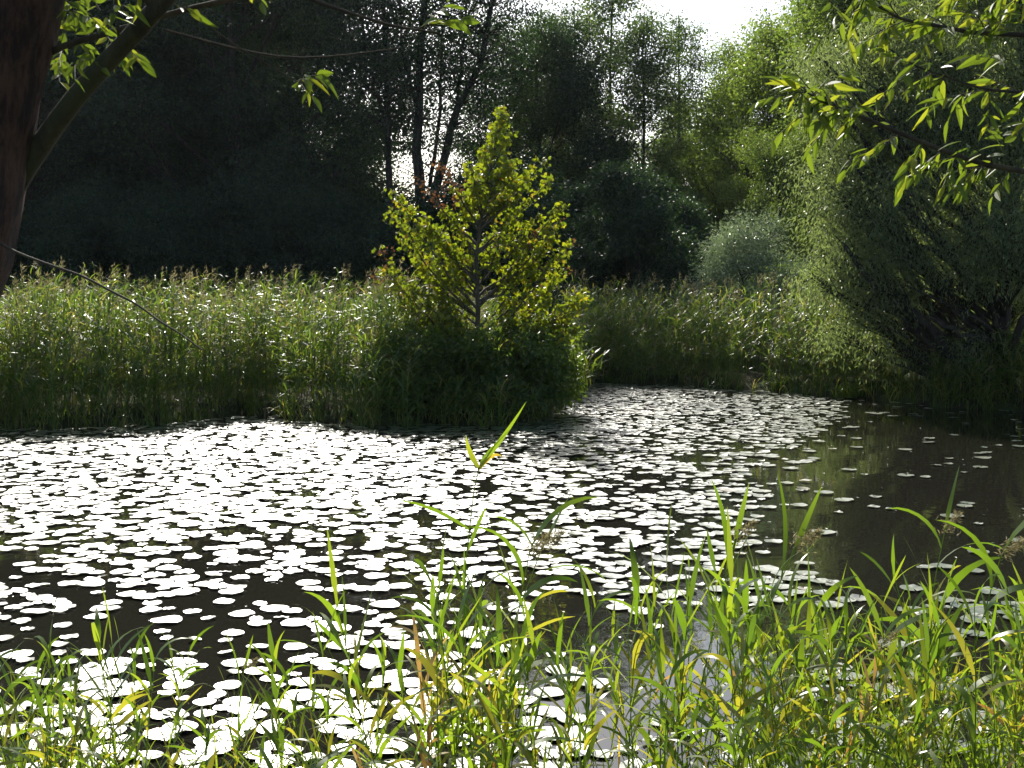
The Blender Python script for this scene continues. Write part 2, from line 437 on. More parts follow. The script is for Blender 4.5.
# multi-stemmed tall tree with bare lower stems and sky between them
rng = np.random.default_rng(31)
def stem_tree():
    Y = 47 * K
    base = P(425, 306, Y)
    root = empty('tall_poplar', (base.x, Y, .4))
    wood = Acc(); crown = Acc()
    def W(px, py, dy=0): v = P(px, py, Y + dy); return (v.x - base.x, dy, v.z - .4)
    stems = [([(425, 306), (424, 230), (418, 150), (420, 60), (430, -60), (434, -160)], .33),
             ([(424, 300), (430, 200), (452, 130), (480, 60), (496, -20), (510, -120)], .27),
             ([(415, 306), (392, 240), (389, 160), (386, 60), (380, -60), (372, -150)], .22),
             ([(389, 140), (376, 90), (364, 40), (350, -40)], .12),
             ([(430, 190), (441, 110), (443, 20), (448, -80)], .11),
             ([(420, 120), (404, 60), (398, -20), (395, -100)], .10),
             ([(455, 125), (462, 60), (468, -10), (470, -90)], .09)]
    C = []
    for k, (pp, r) in enumerate(stems):
        pts = np.array([W(px, py, (k - 3) * .3 * min(1, i / 2)) for i, (px, py) in enumerate(pp)])
        t = np.linspace(0, len(pts) - 1, 16); q = np.stack([np.interp(t, np.arange(len(pts)), pts[:, c]) for c in range(3)], -1)
        q[1:] += rng.normal(0, .05, (15, 3))
        tube(wood, q, np.linspace(r, r * .25, 16), 8, rough=.15, rng=rng)
        for i in range(150 if r > .2 else 80):
            f = .18 + .8 * rng.random(); s = q[int(f * 15)]
            zz = s[2]
            if zz < 9.5 and rng.random() < .62: continue
            ang = rng.random() * 6.28; ln = (.8 + 2.6 * rng.random())
            e = s + np.array([math.cos(ang) * ln, math.sin(ang) * ln, ln * (.2 + .5 * rng.random())])
            tube(wood, curve_pts(s, e, -.05, 4, rng, .06), np.linspace(.035, .008, 4), 3)
            n = 75
            C.append(e + rng.normal(0, 1, (n, 3)) * np.array([.55, .55, .4]))
    C = np.concatenate(C); n = len(C)
    AX = unit(rng.normal(0, .6, (n, 3)) + [0, 0, -.4]); N = unit(rng.normal(0, .6, (n, 3)) + [0, 0, .5]); s = .7 + .5 * rng.random(n)
    leaves(crown, C, AX, N, .15 * s, .10 * s)
    obj('trunk', wood.mesh('trunk', [M['bark']], True), root); obj('crown', crown.mesh('crown', [M['dark']]), root)
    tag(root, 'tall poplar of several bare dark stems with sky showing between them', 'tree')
stem_tree()

# sparse upright poplars against the bright sky
def sparse(seed, h, width, tips, mat=M['poplar'], z0=3):
    rng = np.random.default_rng(seed)
    return build_tree('sparse_poplar', rng, straight(h, rng, wob=.12), .17, auto_puffs(rng, width, z0, h - .5, 26, (.8, 1, .9, .6, .25), 1.15), tips, 26, .33, .15, .10, mat, M['bark'])
pA = sparse(41, 17.5, 5.0, 620); pB = sparse(42, 18.5, 5.5, 600)
for k, (px, Y, sc, lab) in enumerate([
 (575, 54, 1.0, 'thin poplar against the bright sky gap, right of the dark wood'), (612, 57, 1.12, 'thin tall poplar left of the middle of the sky gap'),
 (645, 52, .95, 'thin poplar in the middle of the sky gap'), (676, 56, .95, 'thin poplar on the right of the sky gap'), (540, 58, 1.05, 'thin poplar at the left rim of the sky gap')]):
    put([pA, pB][k % 2], used, 'p', px, Y, lab, sc, group='thin poplars in the sky gap')

# lit trees on the right
oA = wood_proto('olive_tree', 51, 15, 9.5, 1.2, 34, 1.6, 1300, M['olive'], per=42, sig=.34, L=.16, W=.09, prof=(.8, 1, .95, .75, .35))
oB = wood_proto('olive_tree', 52, 17, 9, 1.5, 34, 1.55, 1300, M['olive'], per=42, sig=.34, L=.16, W=.085, prof=(.7, 1, 1, .8, .4))
oA.name = 'leafy_tree'; oB.name = 'leafy_tree'
for k, (px, Y, sc, lab) in enumerate([
 (705, 62, .98, 'pale green tree below the sky gap, furthest of the right trees'), (745, 58, .97, 'pale green tree right of the sky gap behind the silver bush'),
 (792, 52, 1.2, 'tall sunlit green tree behind the silver bush, right side'), (868, 47, 1.2, 'tall sunlit green tree behind the hanging leaves top right'),
 (940, 45, 1.3, 'green tree behind the leaning willow'), (1040, 44, 1.35, 'green tree behind the willow at the right edge'),
 (1150, 46, 1.3, 'green tree beyond the right picture edge'), (900, 66, 1.5, 'tall back row green tree above the willow'), (1000, 68, 1.5, 'tall back row green tree at the right edge'),
 (780, 42, .55, 'smaller sunlit green tree between the silver bush and the willow')]):
    put([oA, oB][k % 2], used, 'o', px, Y, lab, sc, group='green trees of the right bank')

# dark round trees in the middle
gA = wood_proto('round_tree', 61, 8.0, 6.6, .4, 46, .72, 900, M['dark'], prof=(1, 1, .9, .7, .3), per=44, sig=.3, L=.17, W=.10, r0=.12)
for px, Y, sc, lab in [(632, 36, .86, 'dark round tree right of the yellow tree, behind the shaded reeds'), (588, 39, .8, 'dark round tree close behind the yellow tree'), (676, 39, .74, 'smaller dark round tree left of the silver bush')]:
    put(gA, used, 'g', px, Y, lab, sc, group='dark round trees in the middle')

# silver bush
rng = np.random.default_rng(71)
sb = build_tree('silver_willow_bush', rng, straight(2.6, rng, wob=.05), .07, auto_puffs(rng, 2.6, .5, 3.1, 22, (1, 1, .9, .7, .3), .6), 500, 46, .16, .10, .022, M['silver'], M['bark'], droop=-.2)
v = P(742, 306, 32 * K); sb.location = (v.x, 32 * K, .35); sb.scale = (1.4, 1.3, 1.4)
tag(sb, 'pale silver willow bush behind the sunlit reeds', 'bush')
lb = wood_proto('lime_bush', 72, 3.2, 3.4, .4, 18, .7, 420, M['lime'], prof=(1, 1, .9, .7, .4), per=40, sig=.2, L=.10, W=.06, r0=.06)
v = P(796, 300, 33 * K); lb.location = (v.x, 33 * K, .35)
tag(lb, 'yellow green bush between the silver bush and the willow', 'bush')
lb2 = copy_thing(lb, (P(925, 330, 24 * K).x, 25.5 * K, .3), 1.3, .85)
tag(lb2, 'yellow green bush glowing under the leaning willow', 'bush')

# leaning willow on the right bank
def bank_willow():
    rng = np.random.default_rng(81); Y = 22.6 * K
    b = P(1004, 398, Y)
    def W(px, py, dy=0): v = P(px, py, Y + dy); return np.array([v.x - b.x, dy, v.z])
    trunk = np.array([W(1008, 412), W(1003, 380), W(1000, 340), W(1004, 290), W(1012, 220), W(1020, 130), W(1022, 40), W(1020, -60)])
    trunk[0][2] = -.3
    puffs = []
    spec = [(850, 200, 0, 1.0), (845, 245, .6, .9), (875, 290, 0, .85), (840, 280, 1.2, .7), (900, 240, -.6, 1.1), (880, 165, .5, 1.1), (905, 110, 0, 1.2), (900, 190, -1.2, .9),
            (950, 250, -1, 1.1), (945, 190, 0, 1.2), (960, 130, -.5, 1.3), (950, 60, 0, 1.4), (900, 50, 1.5, 1.2), (1010, 230, -1.5, 1.2), (1010, 150, -1.2, 1.3), (1030, 80, -1, 1.5),
            (1020, 10, 0, 1.5), (960, -10, .5, 1.4), (1080, 200, 0, 1.5), (1090, 120, 0, 1.6), (1085, 30, 0, 1.6), (1100, 270, .5, 1.2), (1050, 290, 1.5, 1.0), (1000, 290, 2, 1.0),
            (940, 300, 1.2, .8), (850, 262, 0, .8), (835, 160, 1, .9), (845, 115, 1.2, 1.0), (860, 60, 1.5, 1.1), (890, 10, 1.5, 1.2), (925, 345, .6, .5), (965, 345, -.6, .55), (885, 340, .8, .5), (945, 365, .2, .45), (1040, 330, .5, .7), (862, 312, .5, .7), (905, 320, .8, .75), (900, 285, 0, .8), (985, 265, -1.2, 1.0), (1035, 250, -1.5, 1.1), (830, 225, 1.5, .7), (870, 90, 1.5, 1.0), (1000, 200, 2, 1.4), (960, 220, 2, 1.3), (1060, -50, 0, 1.6), (990, -70, 0, 1.5), (925, -60, .5, 1.3)]
    for px, py, dy, r in spec:
        v = W(px, py, dy); puffs.append((v[0], v[1], v[2], r * rng.uniform(.7, 1.1)))
    for k in range(26):
        px, py = rng.uniform(815, 930), rng.uniform(30, 330)
        v = W(px, py, rng.uniform(-.8, 1.6)); puffs.append((v[0], v[1], v[2], rng.uniform(.25, .5)))
    t = build_tree('bank_willow', rng, trunk, .30, puffs, 3400, 42, .30, .11, .028, M['willow'], M['bark'], droop=.5, limb_r=.3)
    t.location = (b.x, Y, 0)
    tag(t, 'large willow with fine grey green leaves leaning over the right bank', 'tree')
    wood = Acc()
    for (a_, b_, c_, r) in [((1000, 345), (960, 335), (925, 315), .1), ((1002, 310), (965, 270), (920, 245), .12), ((1003, 300), (985, 250), (960, 205), .12), ((1000, 370), (1018, 330), (1040, 290), .14), ((1000, 330), (975, 318), (905, 285), .06)]:
        pts = np.array([W(*a_), W(*b_, -.8), W(*c_, -1.0)])
        q = np.stack([np.interp(np.linspace(0, 2, 9), [0, 1, 2], pts[:, k]) for k in range(3)], -1); q[1:-1] += rng.normal(0, .03, (7, 3))
        tube(wood, q, np.linspace(r, r * .3, 9), 6, rough=.1, rng=rng)
    obj('low_limbs', wood.mesh('low_limbs', [M['bark']], True), t)
bank_willow()

# ------------------------------------------------------------------ the yellow tree on the island tip
def maple_leaves(acc, C, AX, N, S, mat):
    AX = unit(AX); side = unit(np.cross(AX, N)); up = np.cross(side, AX)
    prof = [(0, 0, 0), (.42, .12, .07), (.55, .55, .12), (.25, .62, .03), (0, 1.0, -.08), (-.25, .62, .03), (-.55, .55, .12), (-.42, .12, .07)]
    V = np.stack([C + side * (S * a_)[:, None] + AX * (S * b_)[:, None] + up * (S * c_)[:, None] for a_, b_, c_ in prof], 1)
    n = len(C); b = (np.arange(n) * 8)[:, None]
    Fc = np.concatenate([b + [0, 1, 2, 3], b + [0, 3, 4, 5], b + [0, 5, 6, 7]], 0)
    acc.add(V.reshape(-1, 3), Fc, mat)
def yellow_tree():
    rng = np.random.default_rng(91); Y = 20.2 * K
    b = P(477, 410, Y)
    def W(px, py, dy=0): v = P(px, py, Y + dy); return np.array([v.x - b.x, dy, v.z])
    root = empty('yellow_maple', (b.x, Y, 0))
    wood = Acc(); crown = Acc()
    tp = np.array([W(477, 418), W(476, 360), (W(478, 310)), W(476, 260), W(482, 210), W(492, 160), W(502, 110)])
    tube(wood, tp, [.07, .06, .05, .04, .03, .02, .008], 8, rough=.1, rng=rng)
    ends = []
    hand = [(395, 192), (405, 205), (388, 215), (380, 250), (385, 268), (400, 240), (420, 180), (440, 165), (545, 160), (552, 178), (528, 172), (562, 205), (572, 240), (560, 222), (582, 292), (575, 300), (566, 270), (560, 262),
            (552, 240), (410, 285), (398, 290), (430, 230), (455, 190), (470, 165), (520, 205), (540, 215), (535, 262), (545, 300), (505, 140), (512, 160), (490, 150), (497, 128), (375, 275), (430, 290), (450, 250)]
    for px, py in hand: ends.append((px, py, rng.normal(0, .45)))
    hand2 = [(503, 108), (500, 114), (506, 120), (496, 126), (508, 134), (492, 140), (502, 146), (485, 152), (512, 165), (478, 172), (498, 178), (520, 185), (470, 190), (466, 205), (500, 200), (525, 225), (550, 225), (445, 212), (425, 218), (415, 262), (580, 296), (540, 285)]
    hand2 += [(560, 318), (575, 330), (540, 328), (520, 322), (500, 335), (450, 322), (430, 312), (556, 345), (480, 330), (532, 350), (568, 306), (590, 300), (410, 305)]
    for px, py in hand2: ends.append((px, py, rng.normal(0, .2)))
    for k in range(22):
        py = 160 + 190 * rng.random() ** .8
        hw = np.interp(py, [105, 150, 200, 260, 300, 340], [4, 20, 52, 76, 84, 76])
        px = np.interp(py, [105, 418], [503, 476]) + hw * rng.uniform(-1, 1)
        ends.append((px, py, rng.normal(0, hw / 51 * .45)))
    C = []; AX = []
    CB = []
    zt = tp[:, 2]
    for (px, py, dy) in ends:
        e = W(px, py, dy)
        rad = math.hypot(e[0] - np.interp(e[2], zt, tp[:, 0]), e[1])
        za = max(.9, e[2] - rad * rng.uniform(.75, 1.15) - .1); za = min(za, zt[-1] - .1)
        s = np.array([np.interp(za, zt, tp[:, c]) for c in range(3)])
        bp = curve_pts(s, e, -.05, 8, rng, .035)
        tube(wood, bp, np.linspace(.02 + .008 * rad, .004, 8), 5)
        m = int(4 + rad * 13)
        for j in range(m):
            u = 1 - .72 * (j / m) ** 1.1; q = np.array([np.interp(u * 7, np.arange(8), bp[:, c]) for c in range(3)])
            ang = rng.random() * 6.28; ln = rng.uniform(.04, .3) * (1.1 - .6 * u) * min(1, .45 + rad)
            te = q + np.array([math.cos(ang), math.sin(ang), .3]) * ln
            tube(wood, [q, (q + te) / 2 + [0, 0, .02], te], [.006, .004, .003], 3)
            nn = rng.integers(5, 9)
            tgt = CB if (py < 200 and abs(px - 440) < 22 and u > .6) or (px < 383 and rng.random() < .5) or rng.random() < .02 else C
            tgt.append(te + rng.normal(0, .055, (nn, 3)))
    for src, mat in ((C, 0), (CB, 1)):
        c = np.concatenate(src); n = len(c)
        ax = unit(rng.normal(0, .5, (n, 3)) + [0, 0, -.7]); nn = unit(rng.normal(0, .6, (n, 3)) + [0, -.25, .45])
        maple_leaves(crown, c, ax, nn, (.085 if mat == 0 else .055) * (.7 + .6 * rng.random(n)), mat)
    obj('trunk', wood.mesh('trunk', [M['grey_bark']], True), root)
    obj('crown', crown.mesh('crown', [M['yellow'], M['brown']]), root)
    tag(root, 'young yellow green maple with pointed top at the tip of the reed bank', 'tree')
yellow_tree()
def base_shrub(px, py, Y, w_, h, seed, label, mat=M['shrub']):
    rng = np.random.default_rng(seed); Y *= K
    t = build_tree('leafy_shrub', rng, straight(h * .7, rng, wob=.03), .04, auto_puffs(rng, w_, .3, h, 20, (1, 1, .95, .8, .6), .27), 300, 22, .15, .10, .05, mat, M['grey_bark'])
    v = P(px, py, Y); t.location = (v.x, Y, .05)
    tag(t, label, 'shrub'); return t
base_shrub(455, 420, 19.9, 1.9, 1.7, 101, 'dark green shrub at the foot of the yellow tree')
base_shrub(518, 420, 19.9, 1.9, 1.75, 102, 'green shrub overhanging the water right of the yellow tree foot')
base_shrub(545, 410, 20.8, 1.3, 1.7, 103, 'small yellowish shrub at the very tip of the reed bank', M['lime'])
base_shrub(412, 420, 19.6, 1.5, 1.7, 104, 'low shrub among the reeds left of the yellow tree')

# ------------------------------------------------------------------ reed beds (uncountable)
def reed_mass(name, seed, bases, H, leaf_n, L, W, plume_frac, mats, label, wind=0.6):
    rng = np.random.default_rng(seed); n = len(bases)
    acc = Acc()
    lean = rng.normal(0, .10, (n, 2)) + np.array([.04, -.03])
    top = bases + np.stack([lean[:, 0] * H, lean[:, 1] * H, H], -1)
    # stems: thin upright three-sided rods
    th = np.array([0, 2.1, 4.2]); off = np.stack([np.cos(th), np.sin(th), th * 0], -1)
    V = np.concatenate([bases[:, None] + off * .006, top[:, None] + off * .003], 1)
    b = (np.arange(n) * 6)[:, None]
    acc.add(V.reshape(-1, 3), np.concatenate([b + [0, 1, 4, 3], b + [1, 2, 5, 4], b + [2, 0, 3, 5]], 0), 0)
    for k in range(leaf_n):
        f = np.clip(.22 + .76 * (k + rng.random(n)) / leaf_n, 0, 1)[:, None]
        C = bases + (top - bases) * f
        az = rng.normal(0, 1.3, n) + np.where(rng.random(n) < wind, 0, math.pi)
        el = rng.uniform(.7, 1.25, n); dr = rng.uniform(.6, 2.0, n)
        sz = rng.uniform(.65, 1.15, n) * (1 - .25 * (f[:, 0] > .85))
        long_leaves(acc, C, az, el, dr, L * sz, W * sz, 3, 0, twist=rng.normal(0, .5, n))
    idx = np.where(rng.random(n) < plume_frac)[0]
    for k in range(16):
        m = len(idx); u = rng.random(m)[:, None]
        C = top[idx] + np.stack([rng.normal(.02, .02, m), rng.normal(0, .02, m), rng.uniform(-.1, .2, m)], -1)
        ax = unit(rng.normal(0, .5, (m, 3)) + [.5, 0, .7])
        leaves(acc, C, ax, unit(rng.normal(0, 1, (m, 3))), rng.uniform(.04, .12, m), rng.uniform(.008, .022, m), 1)
    return tag(obj(name, acc.mesh(name, mats)), label, None, kind='stuff')

def scatter(rng, n, x0, x1, y0, y1, cond):
    x = rng.uniform(x0, x1, n); y = rng.uniform(y0, y1, n)
    k = cond(x, y); x, y = x[k], y[k]
    return np.stack([x, y, ground_z(x, y) - .05], -1)
rng = np.random.default_rng(5)
def lump(b, s, seed): return np.array([vnoise(x, y, s, seed) for x, y, z in b])
def clump(B, thr=.5):
    l = np.array([vnoise(x, y * 1.2, .55, 9) + .6 * vnoise(x, y, 1.9, 12) for x, y, z in B])
    return B[rng.random(len(B)) < np.clip(thr + 1.5 * l, .12, 1)]
# left bed: dense in front rows, thinner behind
B = scatter(rng, 19000, -16, 1.7, 18 * K, 29 * K, lambda x, y: (y > shore(x) - .15) & (y < shore(x) + np.where(rng.random(len(x)) < .55, 2.6, 12)) & ((x < -1.2) | (y > shore(x) + .0)))
B = clump(B, .62)
B = B[~((np.abs(B[:, 0] + .1) < .9) & (B[:, 1] < 20.3 * K) & (rng.random(len(B)) < .6))]
H = 2.3 * rng.uniform(.72, 1.13, len(B)) + .4 * lump(B, 1.0, 4) + .45 * lump(B, 3, 5)
H *= np.interp(B[:, 0], [-3, -1.2, .8, 1.6], [1, .88, .7, .6]) * np.clip(.5 + (B[:, 1] - shore(B[:, 0])) * .36, .5, 1)
reed_mass('reeds', 6, B, H, 8, .46, .032, .2, [M['reed'], M['plume']], 'tall reed bed on the left bank')
B = scatter(rng, 21000, 1.2, 16, 18 * K, 36 * K, lambda x, y: (y > shore(x) - .1) & (y < shore(x) + np.where(rng.random(len(x)) < .6, 2.4, 8)))
B = clump(B, .85)
H = 2.4 * rng.uniform(.75, 1.1, len(B)) + .45 * lump(B, 1.3, 6)
H *= np.clip(.52 + (B[:, 1] - shore(B[:, 0])) * .36, .52, 1) * np.interp(B[:, 0], [8, 10, 12], [1, .75, .5])
reed_mass('reeds', 7, B, H, 7, .46, .034, .14, [M['reed'], M['plume']], 'tall reed bed on the right bank')
# hanging sedge skirt at the water line
B = scatter(rng, 11000, -16, 14, 17 * K, 30 * K, lambda x, y: (y > shore(x) - .25) & (y < shore(x) + .5))
acc = Acc()
for k in range(4):
    n = len(B); long_leaves(acc, B + rng.normal(0, .04, (n, 3)) * [1, 1, 0], rng.uniform(-2.6, -.5, n), rng.uniform(1.0, 1.45, n), rng.uniform(1.0, 2.4, n), rng.uniform(.5, 1.1, n), rng.uniform(.012, .022, n), 4, 0)
tag(obj('sedge', acc.mesh('sedge', [M['reed']])), 'low sedge fringing the far water line', None, kind='stuff')
# bright tufts at the right bank
for i, (px, py, s, lab) in enumerate([(786, 396, .55, 'small bright green sedge tuft on the right bank, left one'), (852, 402, .5, 'small bright green sedge tuft on the right bank, right one'), (566, 372, .95, 'bright green reed tuft drooping over the bank tip')]):
    v = P(px, py, 20.8 * K if i == 2 else float(shore((px - 512) / F * 30)) - .45)
    acc = Acc(); n = 170
    C = rng.normal(0, .16 if i < 2 else .22, (n, 3)) * [1.4, .6, 0]
    if i == 2: C[:, 2] = rng.uniform(.2, 1.1, n)
    long_leaves(acc, C, rng.uniform(0, 6.28, n), rng.uniform(.9, 1.5, n), rng.uniform(.8, 2.4, n), rng.uniform(.5, .9, n) * (s + .3), rng.uniform(.015, .026, n), 4, 0)
    o = obj('sedge_tuft', acc.mesh('sedge_tuft', [M['reed_near']])); o.location = (v.x, v.y, 0.02)
    tag(o, lab, 'grass tuft')

# ------------------------------------------------------------------ lily pads
def pad_mesh(rng, r, tl=.02):
    n = 16; notch = .08
    th = np.linspace(notch, 2 * math.pi - notch, n)
    rr = r * (1 + .05 * np.sin(th * 3 + rng.random() * 6) + rng.normal(0, .012, n))
    tilt = rng.normal(0, tl, 2)
    z = .006 + np.abs(rng.normal(0, .004, n)) + .004 * np.sin(th * rng.integers(2, 5) + rng.random() * 6).clip(0)
    V = [(0, 0, .004)] + [(math.cos(a_) * q * .55, math.sin(a_) * q * .55, .004 + zz * .35) for a_, q, zz in zip(th, rr, z)] + [(math.cos(a_) * q, math.sin(a_) * q, zz) for a_, q, zz in zip(th, rr, z)]
    V = np.array(V); V[:, 2] += V[:, 0] * tilt[0] * .6 + V[:, 1] * tilt[1] * .6 + .004
    T = np.array([[0, i + 1, i + 2] for i in range(n - 1)])
    Q = np.array([[i + 1, i + 1 + n, i + 2 + n, i + 2] for i in range(n - 1)])
    return V, T, Q
rng = np.random.default_rng(77)
variants = [pad_mesh(rng, 1.0 * .125) for k in range(12)] + [pad_mesh(rng, .125, .11) for k in range(2)]
def pad_density(px, py, X, Y):
    if Y > shore(X) - .15: return 0
    rb = np.interp(py, [384, 390, 405, 420, 440, 470, 500, 530, 560, 585, 600, 640, 700, 768], [700, 790, 950, 880, 830, 800, 800, 830, 800, 860, 1080, 1100, 1100, 1100])
    d = np.interp(py, [384, 400, 430, 500, 540, 600, 640, 700, 768], [.95, .9, .9, .82, .68, .56, .6, .66, .7])
    d *= np.clip((rb - px) / 60, 0, 1)
    if py < 560: d *= np.interp(px, [0, 600, 720, 1000], [1, 1, .72, .5])
    else: d *= np.interp(px, [0, 450, 560, 600, 720, 780, 1050], [1, 1, .8, .45, .4, .75, .75])
    d += .5 * vnoise(X, Y * 1.4, .8, 3) + .48 * vnoise(X, Y * 1.3, 2.4, 5) - .2
    if py < 600 and px > 780: d = max(min(d, np.interp(px, [780, 850], [1, .015])), .015)
    # open channel of dark water at the lower left
    if 575 < py < 680 and 60 < px < 330: d *= .8
    return d
cells = {}; pads = []
N = 52000
for i in range(N):
    py = 768 + 30 - (798 - 384) * rng.random() ** 1.0
    # sample uniformly on the water plane
    Y = math.sqrt(5.6 ** 2 + rng.random() * ((28.6 * K) ** 2 - 5.6 ** 2))
    X = rng.uniform(-.47, .47) * Y
    px, py = proj(X, Y, 0)
    if rng.random() > pad_density(px, py, X, Y): continue
    r = .115 * np.interp(Y, [6, 13], [.84, 1]) * rng.choice([rng.uniform(.4, .7), rng.uniform(.7, 1.15), rng.uniform(.7, 1.15)])
    cx, cy = int(X // .35), int(Y // .35)
    ok = True
    for a_ in (-1, 0, 1):
        for b_ in (-1, 0, 1):
            for (x2, y2, r2) in cells.get((cx + a_, cy + b_), ()):
                if (x2 - X) ** 2 + (y2 - Y) ** 2 < (.68 * (r + r2)) ** 2: ok = False
    if not ok: continue
    cells.setdefault((cx, cy), []).append((X, Y, r)); pads.append((X, Y, r, px, py))
pads.sort(key=lambda p: -(p[2] ** 2 / p[1] ** 3) * (1 if (-5 < p[3] < 1029 and p[4] < 770) else .001))
pad_meshes = []
for V, T, Q in variants:
    a = Acc(); a.add(V, T); a.f.append((Q.astype(np.int32), 0)); pad_meshes.append(a.mesh('lily_pad', [M['pad']], True))
rest = Acc()
for i, (X, Y, r, px, py) in enumerate(pads):
    rz = rng.random() * 6.28; s = r / .125; k = i % 14; dz = rng.uniform(0, .006)
    if i < 290:
        o = obj('lily_pad', pad_meshes[k]); o.location = (X, Y, .002 + dz); o.rotation_euler = (0, 0, rz); o.scale = (s, s, s)
        tag(o, 'round green lily pad floating flat on the near water', 'lily pad', 'lily pads floating near the front bank')
    else:
        V, T, Q = variants[k]; c, sn = math.cos(rz), math.sin(rz)
        W_ = np.stack([(V[:, 0] * c - V[:, 1] * sn) * s + X, (V[:, 0] * sn + V[:, 1] * c) * s + Y, V[:, 2] + .002 + dz], -1)
        n0 = rest.n; rest.add(W_, T); rest.f.append((Q.astype(np.int32) + n0, 0))
tag(obj('lily_pads', rest.mesh('lily_pads', [M['pad']], True)), 'carpet of further lily pads on the pond', None, kind='stuff')
print('pads', len(pads))

# small floating bits between the pads
n = 420; Y = np.sqrt(rng.uniform(6.5 ** 2, 27 ** 2, n)); X = rng.uniform(-.45, .45, n) * Y
k = Y < shore(X) - .4; X, Y = X[k], Y[k]; n = len(X)
acc = Acc(); aa = rng.random(n) * 6.28
leaves(acc, np.stack([X, Y, X * 0 + .006], -1), np.stack([np.cos(aa), np.sin(aa), aa * 0], -1), np.tile([0, 0, 1.0], (n, 1)), rng.uniform(.02, .06, n), rng.uniform(.012, .025, n), 0, .05)
tag(obj('floating_leaves', acc.mesh('floating_leaves', [M['pad']])), 'small fallen leaves floating on the pond', None, kind='stuff')

# ------------------------------------------------------------------ near reeds
def near_reed(seed, plume, nleaf=8, h=1.25, mat='reed_near'):
    rng = np.random.default_rng(seed)
    root = empty('reed_stalk', (0, 0, 0))
    lean = rng.uniform(-.12, .22), rng.uniform(-.1, .1)
    t = np.linspace(0, 1, 8)
    sp = np.stack([lean[0] * t ** 1.6 * h, lean[1] * t ** 1.5 * h, t * h], -1)
    stem = Acc(); tube(stem, sp, np.linspace(.0045, .002, 8), 6)
    obj('stem', stem.mesh('stem', [M[mat]], True), root)
    lv = Acc()
    f = np.linspace(.34, .98, nleaf) + rng.normal(0, .02, nleaf)
    C = np.stack([np.interp(f, t, sp[:, k]) for k in range(3)], -1)
    side = np.where(np.arange(nleaf) % 2 == 0, 0, math.pi)
    az = side + rng.normal(0, .45, nleaf) + rng.uniform(-.5, .5)
    el = rng.uniform(.75, 1.3, nleaf); el[-2:] = rng.uniform(1.15, 1.45, 2)
    long_leaves(lv, C, az, el, rng.uniform(.0, 1.5, nleaf), rng.uniform(.26, .48, nleaf), rng.uniform(.022, .038, nleaf), 7, 0, twist=rng.normal(0, .7, nleaf), curl=rng.normal(0, .25, nleaf))
    obj('leaves', lv.mesh('leaves', [M[mat]], True), root)
    if plume:
        pl = Acc(); n = 190; top = sp[-1]
        u = rng.random(n)
        d = np.array([.5, 0, .5])
        C = top + u[:, None] * np.array([.07, 0, .075]) + rng.normal(0, 1, (n, 3)) * (.018 * (1.2 - u))[:, None]
        ax = unit(rng.normal(0, .5, (n, 3)) + [.6, 0, .3 - .0])
        leaves(pl, C, ax, unit(rng.normal(0, 1, (n, 3))), rng.uniform(.012, .035, n), rng.uniform(.003, .006, n), 0)
        tube(pl, [top - [.01, 0, .01], top + [.035, 0, .04], top + [.07, 0, .075]], [.002, .0015, .001], 4)
        obj('plume', pl.mesh('plume', [M['plume']]), root)
    return root
protos = [near_reed(200 + k, False, 8 + k % 4) for k in range(12)]
dproto = [near_reed(260 + k, False, 6, mat='straw') for k in range(3)]
pproto = [near_reed(300 + k, True, 9) for k in range(3)]
rng = np.random.default_rng(9)
random.seed(4)
usedr = set()
def place_reed(proto, px, py, Y, rz, label, group=None, tilt=0.0):
    Y *= K; top = P(px, py, Y)
    base_z = max(float(ground_z(top.x, Y)), -.25)
    hh = top.z - base_z; sc = hh / 1.25
    rot = (rng.normal(0, .06), tilt + rng.normal(0, .06), rz)
    x = top.x - math.sin(tilt) * hh
    s3 = (min(sc, 1.15), min(sc, 1.15), sc) if sc > .55 else (.6, .6, sc)
    if proto.name in usedr: o = copy_thing(proto, (x, Y, base_z), rot=rot, sc=s3)
    else:
        usedr.add(proto.name); o = proto; o.location = (x, Y, base_z); o.rotation_euler = rot; o.scale = s3
    return tag(o, label, 'reed', group)
prof_x = [-60, 0, 70, 130, 200, 260, 320, 380, 430, 480, 530, 600, 660, 700, 750, 800, 870, 930, 990, 1050, 1090]
prof_y = [650, 655, 655, 635, 660, 670, 640, 620, 595, 570, 590, 590, 590, 600, 575, 590, 585, 590, 580, 585, 580]
dens_x = [-60, 0, 130, 200, 320, 380, 460, 600, 680, 760, 1090]
dens_y = [1, 1, .7, .45, .55, .6, 1.1, .6, .35, 1.2, 1.5]
cnt = 0
while cnt < 250:
    px = rng.uniform(-60, 1090)
    if rng.random() * 1.5 > np.interp(px, dens_x, dens_y): continue
    u = rng.random()
    py = np.interp(px, prof_x, prof_y) - 6 + 150 * u ** 1.2
    Y = rng.uniform(3.9, 5.5) - .5 * u
    place_reed(protos[cnt % 12], px, py, Y, rng.random() * 6.28, 'green leafy reed stalk standing in the near shallows', 'leafy reeds along the near water edge', tilt=rng.normal(.05, .13))
    cnt += 1
for k in range(18):
    px = rng.choice([rng.uniform(380, 560), rng.uniform(700, 1060), rng.uniform(200, 1060)])
    py = np.interp(px, prof_x, prof_y) + 60 + 110 * rng.random()
    place_reed(dproto[k % 3], px, py, rng.uniform(3.9, 5.2), rng.random() * 6.28, 'dry straw brown reed stalk among the green ones near the front bank', 'dry reeds along the near water edge', tilt=rng.normal(.05, .35))
